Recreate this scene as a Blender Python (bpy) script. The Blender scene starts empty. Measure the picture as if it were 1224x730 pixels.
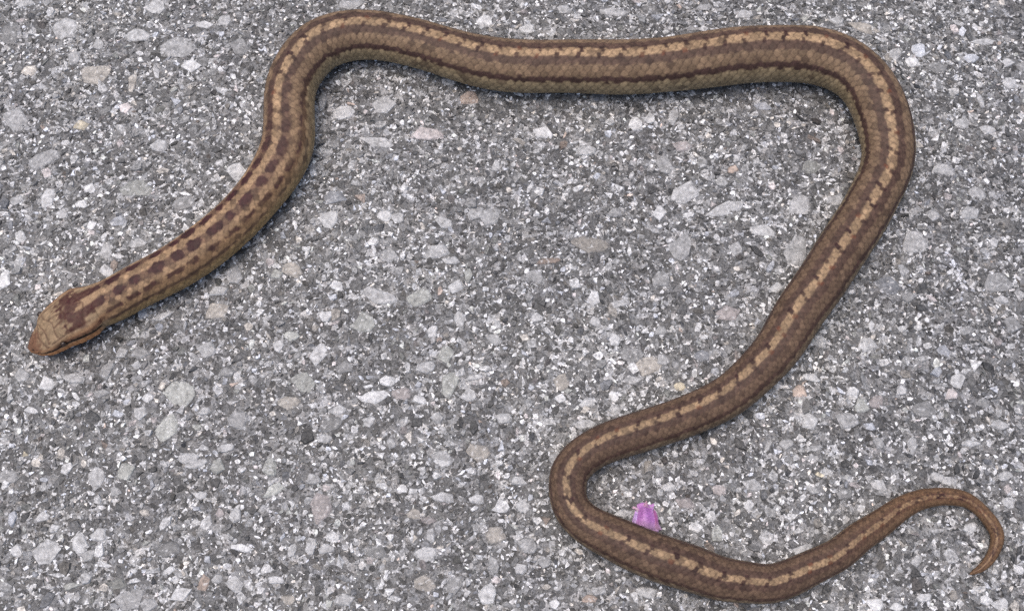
import bpy, math, random
import numpy as np
from mathutils import Vector

# ------------------------------------------------------------------ camera
PW, PH = 1224, 730                      # photograph size; pixel measurements below use it
HFOV = math.radians(50.0)
TILT = math.radians(20.0)               # optical axis, off the vertical
DIST = 0.3217                           # metres from lens to the asphalt along the axis
FPX = (PW / 2) / math.tan(HFOV / 2)
scene = bpy.context.scene
col = scene.collection
cam_d = bpy.data.cameras.new('camera')
cam = bpy.data.objects.new('camera', cam_d)
col.objects.link(cam)
cam_d.sensor_fit = 'HORIZONTAL'
cam_d.angle = HFOV
cam_d.clip_start = 0.01
cam_d.clip_end = 500.0
CAM = np.array([0.0, -DIST * math.sin(TILT), DIST * math.cos(TILT)])
cam.location = CAM.tolist()
cam.rotation_euler = (TILT, 0, 0)
scene.camera = cam

# ------------------------------------------------------------------ sky, sun, exposure
SUN_EL, SUN_AZ = math.radians(77), math.radians(-62)     # azimuth from +Y, clockwise: behind and to the left
world = bpy.data.worlds.new('World')
scene.world = world
world.use_nodes = True
wn = world.node_tree
bg = wn.nodes['Background']
sky = wn.nodes.new('ShaderNodeTexSky')
sky.sky_type = 'NISHITA'
sky.sun_disc = False
sky.sun_elevation = SUN_EL
sky.sun_rotation = SUN_AZ
sky.air_density = 1.0
sky.dust_density = 5.0
sky.ozone_density = 1.0
wn.links.new(sky.outputs[0], bg.inputs[0])
bg.inputs[1].default_value = 0.15
sun_d = bpy.data.lights.new('sun', 'SUN')
sun_d.energy = 0.85
sun_d.angle = math.radians(70)
sun_d.color = (1.0, 0.93, 0.84)
sun = bpy.data.objects.new('sun', sun_d)
col.objects.link(sun)
to_sun = Vector((math.sin(SUN_AZ) * math.cos(SUN_EL), math.cos(SUN_AZ) * math.cos(SUN_EL), math.sin(SUN_EL)))
sun.rotation_euler = to_sun.to_track_quat('Z', 'Y').to_euler()
sun.location = (to_sun * 2).to_tuple()
scene.view_settings.view_transform = 'Standard'
scene.view_settings.look = 'None'
scene.view_settings.exposure = 0.22
scene.view_settings.gamma = 1.0
scene.view_settings.use_curve_mapping = False
scene.cycles.use_denoising = False
scene.cycles.max_bounces = 4

rng = np.random.default_rng(7)
random.seed(7)


def s2l(c):
    c = np.asarray(c, float) / 255.0
    return np.where(c <= 0.04045, c / 12.92, ((c + 0.055) / 1.055) ** 2.4)


def ray(px, py):
    """Direction through a photograph pixel, world space (not normalised; axis depth 1)."""
    x = (np.asarray(px, float) - PW / 2) / FPX
    y = -(np.asarray(py, float) - PH / 2) / FPX
    c, s = math.cos(TILT), math.sin(TILT)
    return np.stack([x, y * c + s, y * s - c], -1)


def unproject(px, py, z=0.0):
    d = ray(px, py)
    t = (z - CAM[2]) / d[..., 2]
    return CAM + d * t[..., None], t      # t is the depth along the axis


def mesh_from_arrays(name, verts, faces, nper, smooth=False):
    """faces: flat int array of loops, nper: loops for each face"""
    me = bpy.data.meshes.new(name)
    me.vertices.add(len(verts))
    me.vertices.foreach_set('co', np.asarray(verts, np.float32).ravel())
    me.loops.add(len(faces))
    me.loops.foreach_set('vertex_index', np.asarray(faces, np.int32))
    nper = np.asarray(nper, np.int32)
    me.polygons.add(len(nper))
    st = np.zeros(len(nper), np.int32)
    st[1:] = np.cumsum(nper)[:-1]
    me.polygons.foreach_set('loop_start', st)
    me.polygons.foreach_set('use_smooth', np.full(len(nper), smooth))
    me.update(calc_edges=True)
    return me


def add_color(me, cols):
    a = me.color_attributes.new('Col', 'FLOAT_COLOR', 'POINT')
    rgba = np.ones((len(cols), 4), np.float32)
    rgba[:, :3] = cols
    a.data.foreach_set('color', rgba.ravel())


def link(name, me, mat, parent=None):
    o = bpy.data.objects.new(name, me)
    col.objects.link(o)
    if me is not None and mat is not None and len(me.materials) == 0:
        me.materials.append(mat)
    if parent is not None:
        o.parent = parent
    return o


# ------------------------------------------------------------------ materials
class NT:
    def __init__(self, name):
        self.m = bpy.data.materials.new(name)
        self.m.use_nodes = True
        self.t = self.m.node_tree
        self.b = self.t.nodes['Principled BSDF']

    def n(self, kind, **kw):
        nd = self.t.nodes.new(kind)
        for k, v in kw.items():
            setattr(nd, k, v)
        return nd

    def l(self, a, b):
        self.t.links.new(a, b)

    def noise(self, vec, scale, detail=3, rough=0.6):
        nd = self.n('ShaderNodeTexNoise')
        nd.inputs['Scale'].default_value = scale
        nd.inputs['Detail'].default_value = detail
        nd.inputs['Roughness'].default_value = rough
        self.l(vec, nd.inputs['Vector'])
        return nd

    def ramp(self, fac, stops, interp='LINEAR'):
        nd = self.n('ShaderNodeValToRGB')
        cr = nd.color_ramp
        cr.interpolation = interp
        while len(cr.elements) < len(stops):
            cr.elements.new(0.5)
        for e, (p, c) in zip(cr.elements, stops):
            e.position = p
            e.color = (c[0], c[1], c[2], 1) if hasattr(c, '__len__') else (c, c, c, 1)
        self.l(fac, nd.inputs[0])
        return nd

    def mul(self, a, b, fac=1.0):
        nd = self.n('ShaderNodeMix', data_type='RGBA', blend_type='MULTIPLY')
        nd.inputs[0].default_value = fac
        self.l(a, nd.inputs[6])
        self.l(b, nd.inputs[7])
        return nd.outputs[2]

    def grime(self, c, lo=.84, hi=1.13):
        """broad stains and dusty patches of the road, one field for all its materials"""
        geo = self.n('ShaderNodeNewGeometry').outputs['Position']
        nd = self.noise(geo, 17, 4, 0.6)
        r = self.ramp(nd.outputs[0], [(0.3, (lo, lo, lo * 1.01)), (0.5, (1, 1, 1)), (0.7, (hi, hi, hi * .99))])
        return self.mul(c, r.outputs[0])

    def bump(self, height, strength, dist):
        nd = self.n('ShaderNodeBump')
        nd.inputs['Strength'].default_value = strength
        nd.inputs['Distance'].default_value = dist
        self.l(height, nd.inputs['Height'])
        self.l(nd.outputs[0], self.b.inputs['Normal'])
        return nd


def mat_binder():
    m = NT('asphalt_binder')
    tc = m.n('ShaderNodeTexCoord').outputs['Object']
    dn = m.noise(tc, 1100, 2, 0.6)
    add = m.n('ShaderNodeVectorMath', operation='MULTIPLY_ADD')
    m.l(dn.outputs['Color'], add.inputs[0])
    add.inputs[1].default_value = (.0009, .0009, .0009)
    m.l(tc, add.inputs[2])
    co = add.outputs[0]

    def cells(scale, stops):
        vo = m.n('ShaderNodeTexVoronoi')
        vo.inputs['Scale'].default_value = scale
        m.l(co, vo.inputs['Vector'])
        sep = m.n('ShaderNodeSeparateColor')
        m.l(vo.outputs['Color'], sep.inputs[0])
        return sep, m.ramp(sep.outputs[0], stops)
    s1, g1 = cells(500, [(0.0, 0.07), (0.3, 0.11), (0.62, 0.17), (0.8, 0.24), (0.95, 0.38), (1.0, 0.5)])
    s2, g2 = cells(1050, [(0.0, 0.035), (0.3, 0.085), (0.55, 0.14), (0.75, 0.24), (0.9, 0.46), (1.0, 0.7)])
    pick = m.ramp(s1.outputs[1], [(0.50, 0.0), (0.54, 1.0)])
    mx = m.n('ShaderNodeMix', data_type='RGBA')
    m.l(pick.outputs[0], mx.inputs[0])
    m.l(g2.outputs[0], mx.inputs[6])
    m.l(g1.outputs[0], mx.inputs[7])
    nfine = m.noise(tc, 1500, 3, 0.75)
    rf = m.ramp(nfine.outputs[0], [(0.32, 0.5), (0.5, 0.98), (0.66, 1.6)])
    nz = m.noise(tc, 60, 5, 0.65)
    r = m.ramp(nz.outputs[0], [(0.3, (0.86, 0.86, 0.89)), (0.5, (1.0, 1.0, 1.0)), (0.7, (1.12, 1.11, 1.08))])
    nh = m.noise(tc, 500, 2, 0.5)
    rh = m.ramp(nh.outputs['Color'], [(0.3, (1.03, .99, .96)), (0.5, (1, 1, 1)), (0.7, (.96, .99, 1.05))])
    c = m.mul(m.mul(mx.outputs[2], rf.outputs[0]), r.outputs[0])
    c = m.grime(m.mul(c, rh.outputs[0]))
    m.l(c, m.b.inputs['Base Color'])
    m.b.inputs['Roughness'].default_value = 0.55
    hsum = m.n('ShaderNodeMath', operation='MULTIPLY_ADD')
    m.l(s2.outputs[2], hsum.inputs[0])
    hsum.inputs[1].default_value = 0.6
    m.l(dn.outputs[0], hsum.inputs[2])
    m.bump(hsum.outputs[0], 0.8, 0.0004)
    return m.m


def mat_chips():
    m = NT('aggregate_chips')
    tc = m.n('ShaderNodeTexCoord').outputs['Object']
    at = m.n('ShaderNodeAttribute', attribute_name='Col')
    nz = m.noise(tc, 1000, 3, 0.7)
    r = m.ramp(nz.outputs[0], [(0.32, 0.45), (0.5, 0.95), (0.66, 1.6)])
    c = m.grime(m.mul(at.outputs['Color'], r.outputs[0]))
    m.l(c, m.b.inputs['Base Color'])
    m.b.inputs['Roughness'].default_value = 0.5
    m.bump(nz.outputs[0], 0.8, 0.0005)
    return m.m


def mat_stone():
    m = NT('aggregate_stone')
    tc = m.n('ShaderNodeTexCoord').outputs['Object']
    geo = m.n('ShaderNodeNewGeometry').outputs['Position']
    oi = m.n('ShaderNodeObjectInfo')
    nz = m.noise(geo, 420, 5, 0.75)
    r = m.ramp(nz.outputs[0], [(0.28, 0.40), (0.45, 0.85), (0.58, 1.08), (0.72, 1.5)])
    nf = m.noise(geo, 1100, 3, 0.7)
    r2 = m.ramp(nf.outputs[0], [(0.32, 0.72), (0.5, 1.0), (0.66, 1.25)])
    c = m.mul(oi.outputs['Color'], r.outputs[0])
    c = m.mul(c, r2.outputs[0])
    flat = m.n('ShaderNodeVectorMath', operation='MULTIPLY')
    flat.inputs[1].default_value = (2, 2, 0)
    m.l(tc, flat.inputs[0])
    ln = m.n('ShaderNodeVectorMath', operation='LENGTH')
    m.l(flat.outputs[0], ln.inputs[0])
    nr = m.noise(geo, 650, 3, 0.65)
    ad = m.n('ShaderNodeMath', operation='MULTIPLY_ADD')
    m.l(nr.outputs[0], ad.inputs[0])
    ad.inputs[1].default_value = 2.4
    m.l(ln.outputs['Value'], ad.inputs[2])
    mr = m.n('ShaderNodeMapRange')
    mr.inputs[1].default_value = 2.18
    mr.inputs[2].default_value = 2.42
    m.l(ad.outputs[0], mr.inputs[0])
    mx = m.n('ShaderNodeMix', data_type='RGBA')
    m.l(mr.outputs[0], mx.inputs[0])
    m.l(c, mx.inputs[6])
    gr = m.ramp(nf.outputs[0], [(0.3, 0.07), (0.5, 0.15), (0.62, 0.24), (0.75, 0.5)])
    m.l(gr.outputs[0], mx.inputs[7])
    ng = m.noise(geo, 900, 2, 0.6)
    cry = m.ramp(ng.outputs[0], [(0.60, 0.0), (0.66, 1.0)])
    mw = m.n('ShaderNodeMix', data_type='RGBA')
    fa = m.n('ShaderNodeMath', operation='MULTIPLY')
    fa.inputs[1].default_value = .5
    m.l(cry.outputs[0], fa.inputs[0])
    m.l(fa.outputs[0], mw.inputs[0])
    m.l(mx.outputs[2], mw.inputs[6])
    mw.inputs[7].default_value = (.7, .7, .7, 1)
    c = m.grime(mw.outputs[2])
    m.l(c, m.b.inputs['Base Color'])
    m.b.inputs['Roughness'].default_value = 0.48
    m.bump(nz.outputs[0], 0.8, 0.0005)
    return m.m


def mat_snake():
    m = NT('snake_skin')
    tc = m.n('ShaderNodeTexCoord').outputs['Object']
    at = m.n('ShaderNodeAttribute', attribute_name='Col')
    nz = m.noise(tc, 1100, 3, 0.7)
    r = m.ramp(nz.outputs[0], [(0.3, 0.75), (0.5, 1.0), (0.7, 1.25)])
    c = m.mul(at.outputs['Color'], r.outputs[0])
    m.l(c, m.b.inputs['Base Color'])
    m.b.inputs['Roughness'].default_value = 0.5
    m.b.inputs['Specular IOR Level'].default_value = 0.22
    m.bump(nz.outputs[0], 0.25, 0.0002)
    return m.m


def mat_eye():
    m = NT('snake_eye')
    tc = m.n('ShaderNodeTexCoord').outputs['Object']
    nz = m.noise(tc, 2500, 2)
    r = m.ramp(nz.outputs[0], [(0.35, (0.012, 0.008, 0.006)), (0.7, (0.06, 0.03, 0.015))])
    m.l(r.outputs[0], m.b.inputs['Base Color'])
    m.b.inputs['Roughness'].default_value = 0.15
    return m.m


def mat_petal():
    m = NT('petal')
    tc = m.n('ShaderNodeTexCoord').outputs['Object']
    at = m.n('ShaderNodeAttribute', attribute_name='Col')
    nz = m.noise(tc, 1500, 3, 0.7)
    r = m.ramp(nz.outputs[0], [(0.3, 0.75), (0.5, 1.0), (0.7, 1.25)])
    c = m.mul(at.outputs['Color'], r.outputs[0])
    m.l(c, m.b.inputs['Base Color'])
    m.b.inputs['Roughness'].default_value = 0.5
    m.b.inputs['Subsurface Weight'].default_value = 0.0
    m.bump(nz.outputs[0], 0.4, 0.0003)
    return m.m


M_BIND, M_CHIP, M_STONE, M_SNAKE, M_EYE, M_PETAL = mat_binder(), mat_chips(), mat_stone(), mat_snake(), mat_eye(), mat_petal()

# ------------------------------------------------------------------ the road
G = 60.0
road = link('road', mesh_from_arrays('road', [(-G, -G, 0), (G, -G, 0), (G, G, 0), (-G, G, 0)], [0, 1, 2, 3], [4]), M_BIND)
road['kind'] = 'structure'
road['label'] = 'grey worn asphalt full of pale crushed stone'

PXM = DIST / FPX                         # metres for one photo pixel at the picture centre

# larger stones read off the photograph: x y w h lightness tint(n neutral, t tan, p pink, b blue, g green, y yellow, o orange, d brown)
STONES = """77 33 30 26 .40n;12 42 22 28 .22n;187 8 28 20 .48n;165 42 28 16 .40n;212 57 38 24 .36n;228 80 24 14 .66n;18 142 30 28 .38n
113 90 36 22 .34t;96 150 18 12 .45y;158 100 10 22 .46t;287 57 22 22 .28n;190 175 20 16 .46n;35 85 18 11 .6t;143 172 12 10 .4p
118 53 16 14 .38n;88 70 16 16 .36n;50 103 14 10 .55n;150 130 15 13 .58p;245 30 20 9 .62n;268 25 16 12 .5n;265 108 16 8 .6n;30 5 20 8 .4n
410 135 26 16 .60n;460 127 30 22 .42n;452 170 44 12 .46n;512 160 40 16 .44p;560 118 24 16 .30o;420 5 30 12 .4n;385 122 10 22 .3n
650 158 24 14 .62n;760 150 16 18 .60n;777 142 16 14 .50n;805 140 12 20 .40n;912 128 20 12 .5b;675 12 18 12 .42n;700 180 24 12 .42n
815 175 24 14 .36p;630 35 18 10 .5n;735 15 34 10 .4n;690 20 12 8 .6n;840 10 18 10 .4n;890 18 20 12 .52n;580 25 20 14 .58n
1098 60 16 16 .62b;1032 33 36 12 .34t;1205 75 16 10 .66n;1140 35 10 13 .5p;1206 100 16 13 .52n;1175 50 28 8 .5n;1090 75 16 11 .6n
1160 70 20 12 .5b;1070 65 16 14 .44n;1180 155 20 12 .45n;1172 120 8 18 .45n;1000 25 20 10 .4n;1120 80 26 14 .22n;1150 148 18 12 .48n
52 191 38 17 .36n*28;97 245 15 12 .66n;58 237 16 22 .55n;20 240 15 14 .44n;160 226 42 22 .27g;283 205 24 24 .48n;220 243 26 20 .28n
220 232 26 5 .66n;127 300 18 20 .42n;142 307 15 9 .55n;127 324 14 20 .6n*30;108 225 15 12 .58n;5 335 16 26 .68n;25 283 12 15 .48n*40
280 330 22 22 .4n;260 348 24 12 .48n;140 265 22 13 .40b;165 292 22 14 .34n;110 270 14 12 .6n;75 255 14 12 .46n;262 195 12 10 .5n;80 325 22 6 .42n
393 262 24 22 .50n;460 258 18 12 .56n;476 260 14 12 .46n;482 225 12 10 .6n;532 266 22 14 .38n;522 302 34 17 .44n*15;466 304 18 15 .38n
481 306 8 10 .7n;540 312 22 10 .48n;455 354 48 18 .44n;502 356 30 22 .36g;403 342 17 12 .64n;416 342 8 14 .4n;350 322 24 18 .33t;330 328 15 12 .36g
428 315 15 8 .6n;400 235 30 12 .22b;395 240 22 10 .3b;445 290 14 12 .62n;568 255 20 14 .4n;585 260 22 18 .4n;560 330 10 18 .4g;545 343 18 16 .58n;592 200 10 16 .46n
819 232 32 30 .46n;868 248 52 15 .44n*22;815 295 30 38 .34n*-25;788 256 16 17 .60n;822 257 17 8 .5n;912 275 32 14 .46n;705 293 46 18 .25t
795 198 20 24 .3n;840 195 14 16 .32n;863 217 14 12 .40n;876 203 13 12 .34o;645 228 14 10 .56n;790 335 20 20 .32n;655 312 28 7 .2o;710 357 16 18 .58n
740 363 24 8 .44n;880 297 18 16 .42n;915 292 12 10 .66n;735 255 20 12 .34n;698 188 12 8 .5n;668 220 12 10 .5n;640 330 22 14 .36n;632 355 10 14 .34n;880 190 12 10 .42n
952 302 28 40 .40n*-10;955 246 28 24 .46n;1093 290 34 26 .36n;1128 203 26 14 .48n;1142 193 14 10 .58n;1160 255 24 16 .40n*10;1000 240 22 16 .46n
970 200 24 16 .27g;1168 230 20 14 .40n;1188 290 12 12 .5n;928 345 18 14 .48n;1090 240 12 10 .58n;1115 258 16 12 .42n;1192 338 38 22 .34n
1139 314 6 10 .70b*15;1144 328 7 11 .68n*20;1151 342 8 11 .72n*25;1198 358 20 10 .4n;1060 340 30 22 .22b;1085 355 18 14 .3n;1175 300 12 10 .36n
258 372 30 20 .44t;248 418 24 20 .42n;215 470 38 26 .45g;200 512 24 34 .44g*-20;285 502 24 20 .36n;27 450 16 22 .34n*25;57 458 19 17 .56n
90 452 30 12 .40n;145 422 15 13 .40n;168 422 22 13 .32n;128 442 14 20 .30n;168 494 17 16 .48n;177 475 13 12 .54n;245 492 16 10 .56n
195 377 24 9 .62n*25;225 547 24 16 .50n;120 470 22 10 .34n;166 383 13 9 .03n;30 543 9 8 .4y;194 461 11 12 .52t;45 410 12 8 .4n;270 445 22 12 .25n
235 510 14 10 .34g;135 375 22 12 .26n;270 535 20 10 .42n;38 490 18 8 .55n
436 386 34 26 .38g;389 378 17 14 .60n;380 425 20 28 .55n*-20;362 456 28 26 .32g;447 475 34 15 .56n*12;502 478 18 10 .58n;537 460 20 32 .37g*-15
510 438 24 16 .44n*20;533 425 20 22 .32g;561 472 22 18 .45n;463 455 17 13 .62n;348 402 19 12 .48g;333 414 13 15 .56n;517 396 12 15 .6n
345 482 26 16 .36t;404 490 22 12 .48n;395 507 26 16 .2n;357 505 15 9 .64n;523 498 16 15 .40n;502 524 13 11 .48n;526 545 28 14 .40n
573 540 30 22 .34t;388 524 18 10 .5n;565 452 22 8 .42n;441 503 14 14 .42n;574 503 7 5 .3o;467 530 12 12 .40n;410 440 22 16 .24n;480 470 22 14 .33p
590 405 20 14 .34n;550 380 14 18 .44n;602 500 18 12 .4n;580 440 16 8 .46n
775 437 28 20 .40t*15;755 425 28 18 .25n;672 455 20 22 .30t;812 461 14 11 .48y;735 406 12 17 .58n;715 425 13 10 .68n;733 432 12 8 .66n
699 420 10 10 .64n;670 476 15 11 .66n;734 473 14 13 .58n;871 375 28 18 .38p;755 455 24 10 .46n;702 482 20 11 .42n;855 445 12 10 .4b
840 425 20 14 .26b;700 506 28 11 .46n;793 430 16 14 .38n;640 380 16 12 .46n;680 372 12 12 .55n;630 485 14 10 .38n;655 505 16 10 .42n;712 385 14 12 .46n;790 395 16 10 .38n;770 470 12 10 .5n
980 408 14 17 .40n;1036 412 26 16 .42n;970 452 20 12 .58n*-15;955 468 18 15 .38o;1020 468 17 12 .58n;1078 467 15 14 .54n;1030 486 19 18 .42g
1048 480 17 15 .30p;1138 472 17 14 .60p;967 504 20 21 .48n;1012 502 30 22 .38n;1040 510 15 10 .56b;1105 490 32 20 .24n;1145 455 18 18 .48n
1090 530 12 20 .42n;1050 530 14 14 .36n;1195 508 22 12 .42n;1128 418 17 15 .36b;1184 370 13 10 .44t;1210 388 24 20 .28n;1183 408 9 10 .6n
998 432 9 8 .66n;1208 414 12 9 .5n;1110 428 9 8 .68n;1175 480 18 12 .26n;1160 530 24 8 .46n;1182 530 7 14 .6n;975 535 22 8 .4n;940 530 18 14 .32n;1155 395 18 10 .32n
57 661 36 32 .50n;96 648 17 28 .54n*8;118 640 20 18 .50n;115 572 19 27 .40n;150 565 22 22 .36g;138 587 15 12 .42n;155 717 34 24 .38n
178 722 20 18 .42n;216 711 25 17 .58n;243 697 15 21 .30o;280 697 20 22 .42n;233 553 28 14 .44n;260 556 18 20 .34g;20 658 14 15 .58n
80 560 14 14 .60n;10 570 22 16 .34n;50 618 18 13 .54n;125 675 18 8 .58n;202 682 15 11 .60n;85 700 22 8 .40g;240 592 15 10 .56n
282 615 16 18 .38n;263 613 13 12 .34p;260 692 15 12 .36n;105 664 16 13 .40n;140 698 26 14 .22g;235 722 13 11 .62n;68 687 24 6 .52n
15 620 10 20 .44b;5 700 18 12 .34n;290 655 26 10 .62n;305 680 14 10 .5n;200 655 30 20 .18n
508 661 28 19 .56n;584 709 22 26 .56n*-15;328 586 28 14 .46g*30;323 560 16 24 .34g;384 605 24 40 .30p;508 697 26 20 .32t;543 700 18 24 .30n
592 640 22 20 .34t;600 605 24 18 .56n;372 652 12 20 .44n;390 655 18 13 .42n*20;350 657 10 17 .44n*-20;330 693 20 9 .66n;312 705 13 11 .72n
345 717 18 14 .34t;412 717 24 16 .38n;495 615 18 14 .38t;495 644 13 11 .50t;515 640 10 17 .5n;530 552 22 12 .46n;562 562 10 11 .68n
522 568 12 10 .58n;530 595 30 13 .46n;570 597 20 13 .48n;456 580 17 8 .60n;480 584 14 12 .62n;494 586 15 9 .56n*30;414 605 13 11 .44n
345 612 10 13 .40g;512 622 20 10 .22p;590 675 16 24 .36n;606 568 10 10 .7n;375 572 18 14 .34n;450 660 30 16 .22n;420 655 6 14 .56n;470 715 18 8 .58n
620 575 18 12 .44n;632 650 26 20 .40n;650 672 16 14 .42n;773 707 24 13 .48n;663 722 13 12 .64n;787 575 9 11 .62n;800 583 18 14 .44n
860 585 16 13 .36p;900 580 24 16 .34n;795 602 9 9 .74n;832 630 16 13 .62n;850 617 14 13 .5n;895 605 12 15 .58n;820 602 24 14 .32p
625 605 16 14 .5n;745 614 22 10 .46n;705 715 18 10 .36o;715 706 16 10 .42n;622 680 14 12 .46n;880 562 14 8 .4n;700 690 12 8 .44n;830 565 12 10 .4n
1050 580 22 14 .48n;1068 572 9 16 .62n*-30;1135 575 18 11 .48n;1120 570 18 11 .40n;1160 630 18 14 .5n*25;1168 668 11 13 .56n;1178 716 16 14 .60n
1046 722 22 16 .62n;1072 726 16 11 .58n;1196 722 22 15 .54n;1105 714 18 10 .54n;960 656 24 10 .48n*20;930 660 14 10 .42n;1205 600 14 13 .46n
1218 680 14 13 .6n;980 567 10 7 .6y;1140 712 12 14 .3t;1025 700 14 10 .24n;1120 615 14 8 .36n;1095 670 12 16 .44n*-30;1200 568 20 12 .4n;1010 590 18 12 .25n"""
TINT = {'n': (1, 1, 1), 't': (1.12, 1.0, .84), 'p': (1.12, .96, .93), 'b': (.93, .99, 1.12), 'g': (.99, 1.02, .92),
        'y': (1.22, 1.02, .62), 'o': (1.35, .95, .7), 'd': (1.2, .9, .7)}


def stone_mesh(seed):
    r = np.random.default_rng(seed)
    n = int(r.integers(5, 9))
    ang = np.sort((np.arange(n) + r.uniform(-.38, .38, n)) * 2 * math.pi / n)
    rad = r.uniform(.66, 1.14, n)
    # corners of a broken stone: squash towards a box so the outline stays angular
    ux, uy = np.cos(ang) * rad, np.sin(ang) * rad
    k = .5 / max(np.abs(ux).max(), 1e-6), .5 / max(np.abs(uy).max(), 1e-6)
    ux, uy = ux * k[0], uy * k[1]
    v = []
    tilt = r.uniform(-.16, .16, 2)
    for sc_, z in ((1.06, -1.0), (1.0, .25), (.8, .8)):
        for i in range(n):
            x, y = ux[i] * sc_, uy[i] * sc_
            if sc_ == .8:
                x += r.uniform(-.05, .05)
                y += r.uniform(-.05, .05)
            v.append((x, y, z + (x * tilt[0] + y * tilt[1]) * 3 + r.uniform(-.12, .12) * (z > 0)))
    v.append((r.uniform(-.12, .12), r.uniform(-.12, .12), .95))
    f, c = [], []
    for k_ in range(2):
        for i in range(n):
            j = (i + 1) % n
            f += [k_ * n + i, k_ * n + j, (k_ + 1) * n + j, (k_ + 1) * n + i]
            c.append(4)
    for i in range(n):
        f += [2 * n + i, 2 * n + (i + 1) % n, 3 * n]
        c.append(3)
    me = mesh_from_arrays('stone', v, f, c)
    me.materials.append(M_STONE)
    return me


SM = [stone_mesh(100 + i) for i in range(48)]
placed = []                              # ground x, y, half sizes of the listed stones
rows = [e for ln in STONES.split('\n') for e in ln.split(';') if e.strip()]
rows = [e.split() for e in rows]
rows.sort(key=lambda e: -float(e[2]) * float(e[3]))
extra = []                               # the ones past 300 go to the joined chips
for k, e in enumerate(rows):
    x, y, w, h = map(float, e[:4])
    tail = e[4]
    rot = 0.0
    if '*' in tail:
        tail, rt = tail.split('*')
        rot = math.radians(float(rt))
    else:
        rot = math.radians(random.uniform(-14, 14))
    lum, tint = float(tail[:-1]), TINT[tail[-1]]
    p, t = unproject(np.array(x), np.array(y))
    s = float(t) / FPX
    vs = s / (float(-ray(x, y)[2]) / math.hypot(1, 0))      # foreshortening of the ground, up the picture
    sx, sy = w * s, h * vs
    placed.append((p[0], p[1], sx * .5, sy * .5, rot))
    c = (1 + (np.array(tint) - 1) * .6) * lum * random.uniform(.86, 1.06)
    if k >= 300:
        extra.append((p[0], p[1], sx, sy, rot, c))
        continue
    o = link('stone', SM[random.randrange(len(SM))], None, road)
    o.location = (p[0], p[1], 0.0)
    o.rotation_euler = (0, 0, rot)
    o.scale = (sx * 1.12, sy * 1.12, 0.00026 + 0.00026 * random.random())
    o.color = (*c.tolist(), 1)

# every other chip of the aggregate: tens of thousands, one joined part
X0, X1, Y0, Y1 = -.255, .255, -.165, .215
CELL = .00025
NX, NY = int((X1 - X0) / CELL), int((Y1 - Y0) / CELL)
occ = np.zeros((NY, NX), bool)


def mark(x, y, a, b, rot):
    R = max(a, b)
    i0, i1 = int((x - R - X0) / CELL), int((x + R - X0) / CELL) + 1
    j0, j1 = int((y - R - Y0) / CELL), int((y + R - Y0) / CELL) + 1
    i0, j0, i1, j1 = max(i0, 0), max(j0, 0), min(i1, NX), min(j1, NY)
    if i0 >= i1 or j0 >= j1:
        return
    gx = (np.arange(i0, i1) + .5) * CELL + X0 - x
    gy = (np.arange(j0, j1) + .5) * CELL + Y0 - y
    c, s = math.cos(rot), math.sin(rot)
    u = (gx[None, :] * c + gy[:, None] * s) / a
    v = (-gx[None, :] * s + gy[:, None] * c) / b
    occ[j0:j1, i0:i1] |= (u * u + v * v) < 1


for p_ in placed:
    mark(p_[0], p_[1], p_[2] * .95, p_[3] * .95, p_[4])
chips = []                               # x, y, size x, size y, rot, colour
for e in extra:
    chips.append(e)


for k in range(46):                      # crumbled white scuff on the road
    f_ = random.random()
    pp, _t = unproject(np.array(1134 + 22 * f_ + random.gauss(0, 3.2)), np.array(303 + 50 * f_ + random.gauss(0, 2)))
    z_ = random.uniform(.0006, .0017)
    chips.append((pp[0], pp[1], z_, z_ * random.uniform(.4, .9), random.uniform(0, 3), np.array((.97, .98, 1.03)) * random.uniform(.5, .82)))


def chip_colour(big):
    q = random.random()
    if q < .17:
        l = random.uniform(.045, .09)
    elif q < .48:
        l = random.uniform(.11, .22)
    elif q < (.80 if big else .74):
        l = random.uniform(.24, .46)
    else:
        l = random.uniform(.52, .88)
    if big and l > .6:
        l *= .7
    q = random.random()
    t = TINT['n']
    if q < .07:
        t = TINT['t']
    elif q < .10:
        t = TINT['p']
    elif q < .19:
        t = TINT['b']
    elif q < .25:
        t = TINT['g']
    elif q < .256:
        t = TINT['o']
    return (1 + (np.array(t) - 1) * .55) * l


for lo, hi, tries in ((.0034, .0052, 1300), (.0022, .0034, 11000), (.0014, .0022, 48000), (.0009, .0014, 90000), (.0006, .0009, 120000)):
    xs = rng.uniform(X0, X1, tries)
    ys = rng.uniform(Y0, Y1, tries)
    for x, y in zip(xs.tolist(), ys.tolist()):
        sz = random.uniform(lo, hi) * .5
        asp = random.uniform(.28, .92)
        rot = random.uniform(0, math.pi)
        i, j = int((x - X0) / CELL), int((y - Y0) / CELL)
        if i >= NX or j >= NY or occ[j, i]:
            continue
        q = sz * .5 / CELL
        ok = True
        for k in range(6):
            ii, jj = int(i + q * math.cos(k * 1.047)), int(j + q * math.sin(k * 1.047))
            if 0 <= ii < NX and 0 <= jj < NY and occ[jj, ii]:
                ok = False
                break
        if not ok:
            continue
        if lo < .001 and random.random() < .25:
            asp *= .6
            sz *= 1.4
        mark(x, y, sz, sz * asp, rot)
        chips.append((x, y, sz * 2.05, sz * asp * 2.05, rot, chip_colour(lo > .002)))

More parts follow.
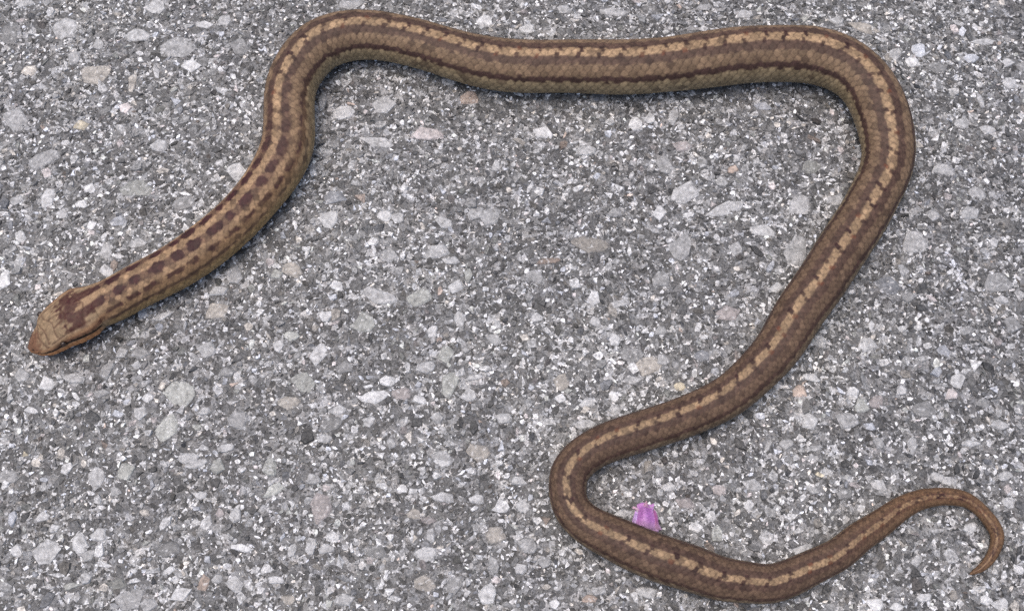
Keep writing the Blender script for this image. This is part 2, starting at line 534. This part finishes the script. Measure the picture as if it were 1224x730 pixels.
NC = len(chips)
ca = np.array([c[:5] for c in chips])
cc = np.array([c[5] for c in chips])
cn = rng.integers(3, 7, NC)
allv, allf, alln, allc = [], [], [], []
base = 0
for n in (3, 4, 5, 6):
    sel = np.where(cn == n)[0]
    m_ = len(sel)
    A = ca[sel]
    ang = (np.arange(n)[None, :] + rng.uniform(-.3, .3, (m_, n))) * 2 * math.pi / n
    rad = rng.uniform(.34, .62, (m_, n))
    ux = np.cos(ang) * rad * A[:, 2:3]
    uy = np.sin(ang) * rad * A[:, 3:4]
    cr, sr = np.cos(A[:, 4:5]), np.sin(A[:, 4:5])
    X = ux * cr - uy * sr
    Y = ux * sr + uy * cr
    top = rng.uniform(.00003, .00034, (m_, 1))
    tx, ty = rng.normal(0, .2, (m_, 1)), rng.normal(0, .2, (m_, 1))
    vb = np.stack([A[:, 0:1] + X * 1.12, A[:, 1:2] + Y * 1.12, np.full_like(X, -.0003)], -1)
    vt = np.stack([A[:, 0:1] + X * .9, A[:, 1:2] + Y * .9, np.maximum(top + X * tx + Y * ty, .00002)], -1)
    V = np.concatenate([vb, vt], 1)                       # m, 2n, 3
    idx = base + np.arange(m_)[:, None] * (2 * n)
    for i in range(n):
        j = (i + 1) % n
        allf.append(np.stack([idx[:, 0] + i, idx[:, 0] + j, idx[:, 0] + n + j, idx[:, 0] + n + i], -1).ravel())
        alln.append(np.full(m_, 4))
    allf.append((idx + n + np.arange(n)[None, :]).ravel())
    alln.append(np.full(m_, n))
    allv.append(V.reshape(-1, 3))
    allc.append(np.repeat(cc[sel], 2 * n, 0))
    base += m_ * 2 * n
cme = mesh_from_arrays('stone_chips', np.concatenate(allv), np.concatenate(allf), np.concatenate(alln))
add_color(cme, np.concatenate(allc))
chips_o = link('stone_chips', cme, M_CHIP, road)
chips_o['kind'] = 'stuff'
print('chips', NC)

# ------------------------------------------------------------------ the snake
# stations read off the photograph, snout to tail tip: left edge x y, right edge x y
ST = """32 413 36 419;38 400 47 423;46 386 66 423;56 368 84 418;70 354 102 411;88 345 117 402;104 342 128 391;120 337 142 383
150 319 178 366;188 299 220 345;225 274 259 320;263 243 302 283;288 215 332 250;304 190 360 212;312 168 375 178;316 135 375 138
319 100 379 101;333 65 386 93;358 34 401 80;391 17 420 74;432 13 446 71;475 18 464 73;520 28 505 84;560 38 548 99;612 47 606 110
687 47 687 112;737 48 738 113;787 45 792 111;837 38 845 106;888 32 892 100;935 30 934 99;975 32 962 100;1013 43 982 104;1045 65 1002 113
1070 93 1013 127;1084 122 1020 142;1091 158 1029 163;1092 183 1032 180;1088 210 1028 200;1075 240 1018 222;1058 272 1005 246;1042 298 989 270
1026 323 972 296;1001 361 951 328;980 391 930 358;951 432 908 400;918 467 884 428;888 491 862 449;850 511 830 467;812 526 797 480
775 539 757 492;745 547 725 504;727 553 697 518;712 561 674 537;704 572 660 555;701 584 656 580;703 597 661 609;714 608 680 637
737 617 710 659;765 628 745 678;800 640 784 696;835 652 822 707;870 667 860 716;895 672 893 719;918 674 920 720;943 667 955 709
968 657 984 693;993 645 1012 678;1018 627 1036 657;1043 612 1059 640;1068 596 1081 622;1093 587 1101 609;1118 583 1120 604;1144 584 1140 604
1164 592 1155 607;1181 607 1168 617;1194 622 1178 630;1200 640 1184 643;1197 655 1183 652;1189 670 1178 664;1176 682 1169 675;1160 687 1158 685"""
st = np.array([[float(v) for v in e.split()] for ln in ST.split('\n') for e in ln.split(';')])
cx, cy = (st[:, 0] + st[:, 2]) / 2, (st[:, 1] + st[:, 3]) / 2
ww = np.hypot(st[:, 0] - st[:, 2], st[:, 1] - st[:, 3])
ss = np.concatenate([[0], np.cumsum(np.hypot(np.diff(cx), np.diff(cy)))])
ww[7:-10] = np.convolve(np.pad(ww, 1, 'edge'), [.25, .5, .25], 'valid')[7:-10]


def spline(x, y, q):
    """natural cubic spline"""
    n = len(x)
    h = np.diff(x)
    A = np.eye(n)
    r = np.zeros(n)
    for i in range(1, n - 1):
        A[i, i - 1], A[i, i], A[i, i + 1] = h[i - 1], 2 * (h[i - 1] + h[i]), h[i]
        r[i] = 6 * ((y[i + 1] - y[i]) / h[i] - (y[i] - y[i - 1]) / h[i - 1])
    M = np.linalg.solve(A, r)
    i = np.clip(np.searchsorted(x, q) - 1, 0, n - 2)
    a, b = x[i + 1] - q, q - x[i]
    return (M[i] * a ** 3 + M[i + 1] * b ** 3) / (6 * h[i]) + (y[i] / h[i] - M[i] * h[i] / 6) * a + (y[i + 1] / h[i] - M[i + 1] * h[i] / 6) * b


TOTAL = ss[-1]
q = np.concatenate([14 * (1 - np.cos(np.linspace(0, math.pi / 2, 18, endpoint=False))), np.arange(14, TOTAL, 1.15), [TOTAL]])
NR = len(q)
px, py = spline(ss, cx, q), spline(ss, cy, q)
pw = np.interp(q, ss, ww)
kern = np.hanning(31)
kern /= kern.sum()
pws = np.convolve(np.pad(pw, 15, 'edge'), kern, 'valid')
pw = np.where(q > 115, pws, pw)
hw = 67 * (1 - np.exp(-(q + 2.5) / 24)) * np.sqrt(np.clip(1 - (1 - np.clip(q / 6, 0, 1)) ** 2, .001, 1))
b_ = np.clip((q - 50) / 25, 0, 1)
pw = np.where(q < 75, hw * (1 - b_) + pw * b_, pw)
tail_l = np.clip((TOTAL - q) / 5, 0.05, 1)
pw = pw * np.sqrt(tail_l)

hd = np.clip((118 - q) / 45, 0, 1)        # 1 on the head, 0 from the neck on
hd = hd * hd * (3 - 2 * hd)
hr_top = .45 * (1 - hd) + .33 * hd        # heights above / below the widest line, in widths
hr_bot = .37 * (1 - hd) + .30 * hd
hr_top = np.where(q < 45, hr_top * (.62 + .38 * np.sin(np.clip(q / 45, 0, 1) * math.pi / 2)), hr_top)
rad = pw * PXM / 2
LIFT = .00035
for _ in range(4):
    zc = LIFT + 2 * rad * hr_bot
    d = ray(px, py)
    t = (zc - CAM[2]) / d[:, 2]
    C = CAM + d * t[:, None]
    rad = pw * t / FPX / 2
# the chin clears the road a little
C[:, 2] = LIFT + 2 * rad * hr_bot + hd * .0006
T = np.gradient(C, axis=0)
T[:, 2] *= .3
T /= np.linalg.norm(T, axis=1)[:, None]
UP = np.array([0, 0, 1.0])
S = np.cross(T, UP)                        # right-hand side of travel (station B)
S /= np.linalg.norm(S, axis=1)[:, None]
U = np.cross(S, T)
arc = np.concatenate([[0], np.cumsum(np.linalg.norm(np.diff(C, axis=0), axis=1))])   # metres

# where the back stripe lies between the two edges (0 left edge .. 1 right edge), by station
FR = [(0, .36), (7, .20), (9, .15), (12, .18), (15, .27), (18, .21), (20, .20), (25, .22), (30, .17), (33, .20), (36, .37), (40, .5), (43, .57),
      (47, .68), (50, .65), (53, .63), (55, .53), (57, .44), (60, .39), (62, .46), (64, .44), (67, .55), (69, .5), (73, .46), (81, .5)]
fr = np.interp(q, [ss[i] for i, _ in FR], [f for _, f in FR])
kern = np.hanning(81)
kern /= kern.sum()
fr = np.convolve(np.pad(fr, 40, 'edge'), kern, 'valid')
vdir = CAM - C
phi = np.arctan2((vdir * S).sum(1), (vdir * U).sum(1))
ROLL = np.clip(phi + np.arcsin(np.clip(2 * fr - 1, -.9, .9)), -.6, .6) * (1 - hd * .8)

NA = 144
ang = (np.arange(NA) / NA) * 2 * math.pi - math.pi       # 0 = top, positive to the right-hand side
A, Q = np.meshgrid(ang, q)
sinA, cosA = np.sin(A), np.cos(A)
W2 = rad[:, None]


def spow(v, e):
    return np.sign(v) * np.abs(v) ** e


HD = hd[:, None]
ebot = 0.84
ex_t = 1 + .12 * HD                       # the sides of the head lean in above the lips
Xc = np.where(cosA >= 0, spow(sinA, ex_t), spow(sinA, .95)) * W2
Zc = np.where(cosA >= 0, np.abs(cosA) ** (1 - .22 * HD) * 2 * hr_top[:, None], -np.abs(cosA) ** ebot * 2 * hr_bot[:, None]) * W2
# lower jaw a little narrower than the upper lip
jaw = HD * np.clip((np.abs(A) - math.radians(88)) / math.radians(10), 0, 1) * np.clip((105 - Q) / 20, 0, 1)
Xc *= 1 + .02 * jaw
# brow ridge and hollow in front of the eye
P = A - ROLL[:, None]                      # angle counted from the back stripe
P = (P + math.pi) % (2 * math.pi) - math.pi
aP = np.degrees(np.abs(P))
deg = np.degrees(np.abs(A))

# --- scales: staggered rows
ROWDEG = 12.0
arcpx = arc / PXM                          # arc length in centre pixels
pitch_local = np.clip(rad / PXM * math.radians(ROWDEG) * 1.38, 1.8, None)
sc_coord = np.concatenate([[0], np.cumsum(np.diff(arcpx) / ((pitch_local[1:] + pitch_local[:-1]) / 2))])
Uc = np.degrees(P) / ROWDEG                # row coordinate
Vc = np.repeat(sc_coord[:, None], NA, 1)
# two candidate lattices (rows with even / odd index, odd ones half a scale further)
r0 = np.round(Uc)
best = None
for dr in (-1, 0, 1):
    r = r0 + dr
    off = np.where(np.mod(r, 2) == 1, .5, 0.0)
    k = np.round(Vc - off)
    du, dv = Uc - r, Vc - off - k
    # diamond-like distance, rounded
    dist = np.sqrt((du / .92) ** 2 * 1.0 + (dv / .62) ** 2 * 1.0) * .6 + (np.abs(du) / .95 + np.abs(dv) / .60) * .4
    if best is None:
        best = [dist, r, k, du, dv]
    else:
        m_ = dist < best[0]
        for i_, arr in enumerate((dist, r, k, du, dv)):
            best[i_] = np.where(m_, arr, best[i_])
D, R_, K_, DU, DV = best
D = np.clip(D, 0, 1)


def hsh(a, b, s=0.0):
    v = np.sin(a * 127.1 + b * 311.7 + s * 74.7) * 43758.5453
    return v - np.floor(v)


H1, H2 = hsh(R_, K_), hsh(R_, K_, 3.0)
body = 1 - np.clip((112 - Q) / 16, 0, 1)
dors = np.clip((128 - aP) / 8, 0, 1)
hgt = (1 - D ** 2.2) * .75 + DV * .5      # domed, free edge towards the tail stands up
amp = .00013 * np.clip(rad / .006, .15, 1.1)[:, None]
disp = hgt * amp * body * dors
# belly shields: broad bands across
vb_ = np.abs((Vc % 1) - .5) * 2
disp += (1 - dors) * body * amp * .5 * (1 - vb_ ** 4)

# --- colours (as the skin's own pigment)
tan = s2l((158, 132, 103))
tan2 = s2l((150, 123, 95))
brown = s2l((84, 65, 55))
mid = s2l((122, 101, 80))
dline = s2l((68, 50, 44))
olive = s2l((138, 121, 94))
belly = s2l((150, 140, 120))
spot = s2l((60, 31, 33))
rust = s2l((96, 54, 36))


def ss_(x, a, b):
    t_ = np.clip((x - a) / (b - a), 0, 1)
    return t_ * t_ * (3 - 2 * t_)


def mix(c, d, f):
    return c * (1 - f[..., None]) + d * f[..., None]


def vn(x, y, s=0.0):
    """smooth value noise, 0..1"""
    xi, yi = np.floor(x), np.floor(y)
    fx, fy = x - xi, y - yi
    fx, fy = fx * fx * (3 - 2 * fx), fy * fy * (3 - 2 * fy)
    return (hsh(xi, yi, s) * (1 - fx) + hsh(xi + 1, yi, s) * fx) * (1 - fy) + (hsh(xi, yi + 1, s) * (1 - fx) + hsh(xi + 1, yi + 1, s) * fx) * fy


LP = np.broadcast_to(arcpx[:, None], A.shape)          # along the body
LA = P * (rad / PXM)[:, None]                           # across it, same unit
N2, N4, N9 = vn(LP / 2.4, LA / 1.8, 1), vn(LP / 5, LA / 3.5, 2), vn(LP / 12, LA / 5, 3)
NL = vn(LP / 45, LA / 30, 4)
# the pattern is carried by scales: jitter its borders scale by scale
ap = aP + (N4 - .5) * 6 + (H1 - .5) * 5
c = np.ones(A.shape + (3,)) * tan * ((.74 + .5 * N9) * (1 - .14 * ss_(Q, 1150, 1600)))[..., None]
ap0 = aP + (N4 - .5) * 3 + (H1 - .5) * 3
c = mix(c, brown, ss_(ap0, 8, 11.5))
c = mix(c, mid, ss_(ap, 26, 31))
c = mix(c, dline, ss_(ap, 52, 56))
c = mix(c, olive, ss_(ap, 65, 70))
c = mix(c, belly, ss_(ap, 108, 124))
# further back the flanks run darker and the lower stripes fade
rear = ss_(Q, 1150, 1600)
c = mix(c, brown * .95, rear * ss_(ap, 13, 18) * (1 - ss_(ap, 100, 115)) * (.45 + .3 * NL))
# fore part: two rows of dark spots on tan, rows of dashes on the flanks, changing to stripes
fore = 1 - ss_(Q, 300, 520)
cf = np.ones(A.shape + (3,)) * tan2 * (.82 + .36 * N9)[..., None]
cf = mix(cf, brown * np.array([1.12, .97, .92]), .78 * ss_(ap, 9, 14) * (1 - ss_(ap, 31, 37)))
cf = mix(cf, mid * np.array([1.1, .98, .8]), .7 * ss_(ap, 44, 60))
cf = mix(cf, olive * np.array([1.15, 1.0, .78]), ss_(ap, 75, 95))
per = 26.0
ph = arcpx[:, None] / per
wob = .10 * np.sin(ph * 2.3) + .06 * np.sin(ph * 5.1 + 1)
stag = np.where(P > 0, 0.0, .22 * np.sin(ph * .61))
jag = (H1 - .5) * .20 + (N2 - .5) * .2
kph = np.abs(((ph + wob + stag) % 1) - .5) * 2          # 1 at a spot centre
sz_ = .74 + .09 * np.sin(ph * 3.7 + np.where(P > 0, 0, 1.9))
spots = 1 - ss_(np.sqrt(((1 - kph) / sz_) ** 2 + ((aP - 20) / 13) ** 2) + jag * 1.5 + (N4 - .5) * .35, .82, 1.12)
kph2 = np.abs(((ph + wob + .5) % 1) - .5) * 2
spots2 = ss_(kph2 + jag * 1.5, .18, .42) * ss_(aP + (N4 - .5) * 6, 45, 49) * (1 - ss_(aP + (N4 - .5) * 6, 57, 62)) * .95
spots3 = np.maximum(ss_(N9 + N4 * .4, .5, .8) * .75, .85 * (1 - ss_(Q, 150, 260))) * ss_(aP + (N4 - .5) * 5, 72, 76) * (1 - ss_(aP + (N4 - .5) * 5, 81, 86))
cf = mix(cf, spot, np.clip(spots * (.9 + .2 * H2), 0, 1))
cf = mix(cf, dline * np.array([1.05, .9, .88]), np.clip(spots2 * (.7 + .5 * H1), 0, 1))
cf = mix(cf, dline, spots3)
c = mix(c, cf, fore)
# tail: warmer brown, stripe breaking up
tl = ss_(Q, TOTAL - 330, TOTAL - 150)
c = mix(c, s2l((128, 95, 62)), tl * .38)
c = mix(c, spot, tl * ((np.abs(R_) <= 1) & (H1 > .62)) * .55)
# dark and rusty dashes notching the back stripe from both sides, some right across
pf = LP / 25.5 + .12 * np.sin(LP / 61.0)
for sd in (-1, 1):
    kf = (pf + (.24 if sd > 0 else .08) + (P > 0) * 0) % 1 - .5
    idn = np.floor(pf + (.24 if sd > 0 else .08))
    hh = hsh(idn, np.full_like(idn, 5.0 * sd), 9)
    dash = (1 - ss_(np.abs(kf + (N4 - .5) * .10 + sd * P * .25), .075, .13)) * ss_(P * sd * 57.3, -3 + 6 * hh, 6 * hh) * (1 - ss_(P * sd * 57.3, 13, 17))
    c = mix(c, np.where((hh > .7)[..., None], rust, spot * .6), dash * (1 - fore) * (.95 - .3 * hh))
# scattered dark-edged scales
c = mix(c, dline * .8, ((H2 > .92) & (aP < 100)) * .5 * (1 - ss_(D, .6, 1)))
# scale to scale variation, grain, and the dark skin between scales
c *= (.78 + .44 * H1)[..., None] * (.88 + .24 * N2)[..., None]
c = mix(c, dline * .6, body * dors * ss_(D, .62, .84) * (.52 - .14 * fore))

# --- head pigment and shields, in head coordinates: t px from the snout, l degrees from the crown line
hm = 1 - body
tq = Q
l = np.degrees(P)
al = np.abs(l)
hc = np.ones(A.shape + (3,)) * s2l((143, 121, 95))
nz = .5 * N2 + .5 * N4
hc *= (.62 + .45 * N2 + .35 * N4)[..., None]
hc = mix(hc, s2l((112, 77, 59)), .85 - .85 * ss_(tq + al * .10 + 8 * (N4 - .5), 16, 28))               # russet snout
hc = mix(hc, s2l((140, 100, 70)), .6 * ss_(al, 48, 60) * (1 - ss_(al, 70, 80)))
# crown mark: band across the back of the head with two arms down the nape
tw = tq + 14 * (N4 - .5) + 7 * (N2 - .5) + 3 * np.sin(l * .16)
crown = ss_(tw, 55, 61) * (1 - ss_(tw, 78, 84)) * (1 - ss_(al + 12 * (N4 - .5), 44, 54))
arms = ss_(tw, 66, 74) * ss_(al + 8 * (N4 - .5), 8, 14) * (1 - ss_(al + 8 * (N4 - .5), 32, 39))
lat = ss_(tw, 84, 92) * ss_(al, 58, 62) * (1 - ss_(al, 70, 75))
light = ss_(tw, 76, 82) * (1 - ss_(al, 8, 14))
streaks = ss_(tq, 44, 54) * (1 - ss_(tq, 60, 66)) * ss_(np.sin(l * .5) + (N4 - .5), .35, .8) * (1 - ss_(al, 34, 46)) * .7
hc = mix(hc, s2l((68, 36, 33)), np.clip(np.maximum(np.maximum(np.maximum(crown, arms), lat * .8), streaks), 0, 1) * (.72 + .4 * nz))
hc = mix(hc, tan2 * 1.1, light * .8)
# dark stripe from nostril through the eye to the corner of the mouth
est = ss_(al, 60, 64) * (1 - ss_(al, 70, 74)) * ss_(tq, 22, 30) * (1 - ss_(tq, 92, 104))
hc = mix(hc, s2l((74, 44, 36)), est * .6)
lips = ss_(deg, 81, 85) * (1 - ss_(deg, 132, 145))
hc = mix(hc, s2l((182, 128, 84)), lips * (1 - ss_(tq, 80, 96)))
hc = mix(hc, s2l((150, 130, 105)), ss_(deg, 130, 145))
# seams between the shields


def seam(dv_, w_):
    return np.exp(-(dv_ / w_) ** 2)


sm = np.maximum.reduce([
    seam(tq - (20 + al * .10), 1.0) * (al < 56),
    seam(tq - (31 - al * .08), .9) * (al < 46),
    seam(tq - (41 + 2.5 * np.cos(np.radians(al * 5))), .9) * (al < 48),
    seam(al - 16 + (tq - 42) * .35, 2.0) * (tq > 42) * (tq < 62) * 1.0,
    seam(l, 1.8) * ((tq > 60) & (tq < 84) | (tq > 24) & (tq < 34)),
    seam(tq - (61 - al * .12), .9) * (al < 42),
    seam(tq - (86 - al * .2), 1.0) * (al < 46),
    seam(al - 47, 2.2) * (tq > 30) * (tq < 84),
    seam(((tq / 9.5) % 1 - .5) * 9.5, .8) * (al > 66) * (deg < 79) * (tq < 88) * .7,
    seam(((tq / 9.5 + .4) % 1 - .5) * 9.5, .8) * (deg > 82) * (deg < 125) * (tq < 88) * .6])
hc = mix(hc, s2l((78, 52, 42)), np.clip(sm, 0, 1) * (.5 + .45 * N4))
mouth = seam(deg - (80 - 3 * np.sin(np.clip(tq / 92, 0, 1) * math.pi)), 4.2) * (1 - ss_(tq, 88, 96))
hc = mix(hc, s2l((30, 17, 15)), np.clip(mouth * 1.4, 0, 1))
nos = np.exp(-((tq - 9) / 2.0) ** 2 - ((al - 48) / 9) ** 2)
hc = mix(hc, s2l((40, 24, 20)), nos)
c = mix(hc, c, body)
disp -= hm * (sm * .00022 + mouth * .00040)
# cheeks and brow
disp += hm * .00035 * np.exp(-((tq - 38) / 9) ** 2 - ((al - 50) / 9) ** 2)
disp -= hm * .0003 * np.exp(-((tq - 38) / 7) ** 2 - ((al - 66) / 7) ** 2)
disp += hm * .0004 * np.exp(-((tq - 80) / 13) ** 2 - ((al - 66) / 18) ** 2)

# slight creases where the body bends, and a surface a touch uneven
disp += body * rad[:, None] * .012 * np.sin(arcpx[:, None] * .045) * np.sin(A * 2 + 1)
nx_, nz_ = sinA, cosA
Xc = Xc + nx_ * disp
Zc = Zc + nz_ * disp
V = C[:, None, :] + S[:, None, :] * Xc[..., None] + U[:, None, :] * Zc[..., None]
V[..., 2] = np.maximum(V[..., 2], .00015)
ends = np.stack([C[0] - T[0] * rad[0] * .02, C[-1] + T[-1] * rad[-1]])
verts = np.concatenate([V.reshape(-1, 3), ends])
i = np.arange(NR - 1)[:, None] * NA
j = np.arange(NA)[None, :]
jn = (j + 1) % NA
F = np.stack([i + j, i + jn, i + NA + jn, i + NA + j], -1).reshape(-1, 4)
F = F[:, ::-1]
e0, e1 = NR * NA, NR * NA + 1
j1 = np.arange(NA)
cap0 = np.stack([(j1 + 1) % NA, j1, np.full(NA, e0)], -1)[:, ::-1]
cap1 = np.stack([(NR - 1) * NA + j1, (NR - 1) * NA + (j1 + 1) % NA, np.full(NA, e1)], -1)[:, ::-1]
faces = np.concatenate([F.ravel(), cap0.ravel(), cap1.ravel()])
nper = np.concatenate([np.full(len(F), 4), np.full(2 * NA, 3)])
base_pt = C[NR // 2].copy()
base_pt[2] = 0
sme = mesh_from_arrays('body', verts - base_pt, faces, nper, True)
cols = np.concatenate([c.reshape(-1, 3), c[0, :1], c[-1, :1]])
add_color(sme, np.clip(cols, 0, 1))
snake = link('snake', None, None)
snake.location = base_pt.tolist()
snake.empty_display_size = .02
snake['label'] = 'slender brown striped snake with dark neck spots stretched in loops across the asphalt'
snake['category'] = 'snake'
link('body', sme, M_SNAKE, snake)


def ellipsoid(rx, ry, rz, nu=20, nv=12):
    v, f, n_ = [], [], []
    for a in range(nv + 1):
        th = math.pi * a / nv
        for b in range(nu):
            p_ = 2 * math.pi * b / nu
            v.append((rx * math.sin(th) * math.cos(p_), ry * math.sin(th) * math.sin(p_), rz * math.cos(th)))
    for a in range(nv):
        for b in range(nu):
            f += [a * nu + b, (a + 1) * nu + b, (a + 1) * nu + (b + 1) % nu, a * nu + (b + 1) % nu]
            n_.append(4)
    return v, f, n_


eye_me = mesh_from_arrays('eye', *ellipsoid(.00085, .00085, .00075), True)
ie = int(np.argmin(np.abs(q - 38)))
for sg in (-1, 1):
    ja = int(np.argmin(np.abs(P[ie] - math.radians(66) * sg)))
    o = link('eye', eye_me, M_EYE, snake)
    o.location = (V[ie, ja] - base_pt + (V[ie, ja] - C[ie]) * .03).tolist()

# ------------------------------------------------------------------ the fallen flower
fp, ft = unproject(np.array(771.0), np.array(622.0))
fs = float(ft) / FPX
flower = link('fallen_flower', None, None)
flower.location = (fp[0], fp[1], 0.0)
flower.empty_display_size = .004
flower['label'] = 'small crumpled pink-purple flower lying on the asphalt against the snake'
flower['category'] = 'flower'


def petal(x0, y0, length, w0, w1, direction, rise, fold, shade, seed, tipw=.35):
    """a creased petal: grid along (u) and across (v); sizes in photo pixels"""
    r = np.random.default_rng(seed)
    nu, nv = 18, 15
    u = np.linspace(0, 1, nu)[:, None]
    v = np.linspace(-1, 1, nv)[None, :]
    wid = (w0 + (w1 - w0) * np.sin(u * math.pi * .62)) * np.where(u > .8, np.sqrt(np.clip(1 - ((u - .8) / .2) ** 2 * (1 - tipw), 0, 1)), 1)
    ph_ = r.uniform(0, 6, 3)
    z = rise * np.sin(np.clip(u * 1.15, 0, 1) * math.pi) ** .7 * (1 - .75 * v ** 2) + fold * np.cos(v * 5.2 + ph_[0] + u * .9) * (.4 + .6 * u) + .5 * fold * np.sin(u * 7 + v * 3 + ph_[1])
    xx = v * wid * (1 + .12 * np.sin(u * 9 + ph_[2]))
    yy = u * length + 1.2 * np.cos(v * 4 + ph_[1]) * u
    ca_, sa_ = math.cos(direction), math.sin(direction)
    X = (x0 + xx * ca_ - yy * sa_) * fs
    Y = (y0 + xx * sa_ + yy * ca_) * fs
    Z = np.maximum(z, 0) * fs + .0003 + 0 * v
    top = np.stack([X, Y, Z + .00012], -1).reshape(-1, 3)
    bot = np.stack([X, Y, Z - .00004], -1).reshape(-1, 3)
    vv = np.concatenate([top, bot])
    f, n_ = [], []
    N = nu * nv
    for a in range(nu - 1):
        for b in range(nv - 1):
            k0 = a * nv + b
            f += [k0, k0 + 1, k0 + nv + 1, k0 + nv]
            f += [N + k0, N + k0 + nv, N + k0 + nv + 1, N + k0 + 1]
            n_ += [4, 4]
    rim = [b for b in range(nv)] + [a * nv + nv - 1 for a in range(1, nu)] + [(nu - 1) * nv + b for b in range(nv - 2, -1, -1)] + [a * nv for a in range(nu - 2, 0, -1)]
    for a in range(len(rim)):
        p_, q_ = rim[a], rim[(a + 1) % len(rim)]
        f += [p_, N + p_, N + q_, q_]
        n_.append(4)
    me = mesh_from_arrays('petal', vv, f, n_, True)
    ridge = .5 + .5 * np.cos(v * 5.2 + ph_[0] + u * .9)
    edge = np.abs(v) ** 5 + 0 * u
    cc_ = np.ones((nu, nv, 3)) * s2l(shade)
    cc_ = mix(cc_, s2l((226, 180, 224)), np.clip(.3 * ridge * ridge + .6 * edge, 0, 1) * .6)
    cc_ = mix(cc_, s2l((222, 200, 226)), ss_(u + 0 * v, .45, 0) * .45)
    cc_ = cc_.reshape(-1, 3)
    add_color(me, np.concatenate([cc_, cc_]))
    return link('petal', me, M_PETAL, flower)


petal(0, -13, 33, 18, 10, math.radians(-2), 12, 1.0, (166, 104, 174), 3, .75)
petal(-14, -9, 21, 5, 3, math.radians(-14), 6, .6, (188, 158, 210), 5, .6)
petal(13, -12, 26, 6, 4, math.radians(8), 7, .6, (156, 84, 138), 8, .6)
petal(-6, 12, 9, 1.5, 1.6, math.radians(66), 4, .3, (222, 190, 206), 9, .8)
petal(1, 15, 7, 4, 2.6, math.radians(-8), 6, .4, (198, 150, 172), 12, .8)
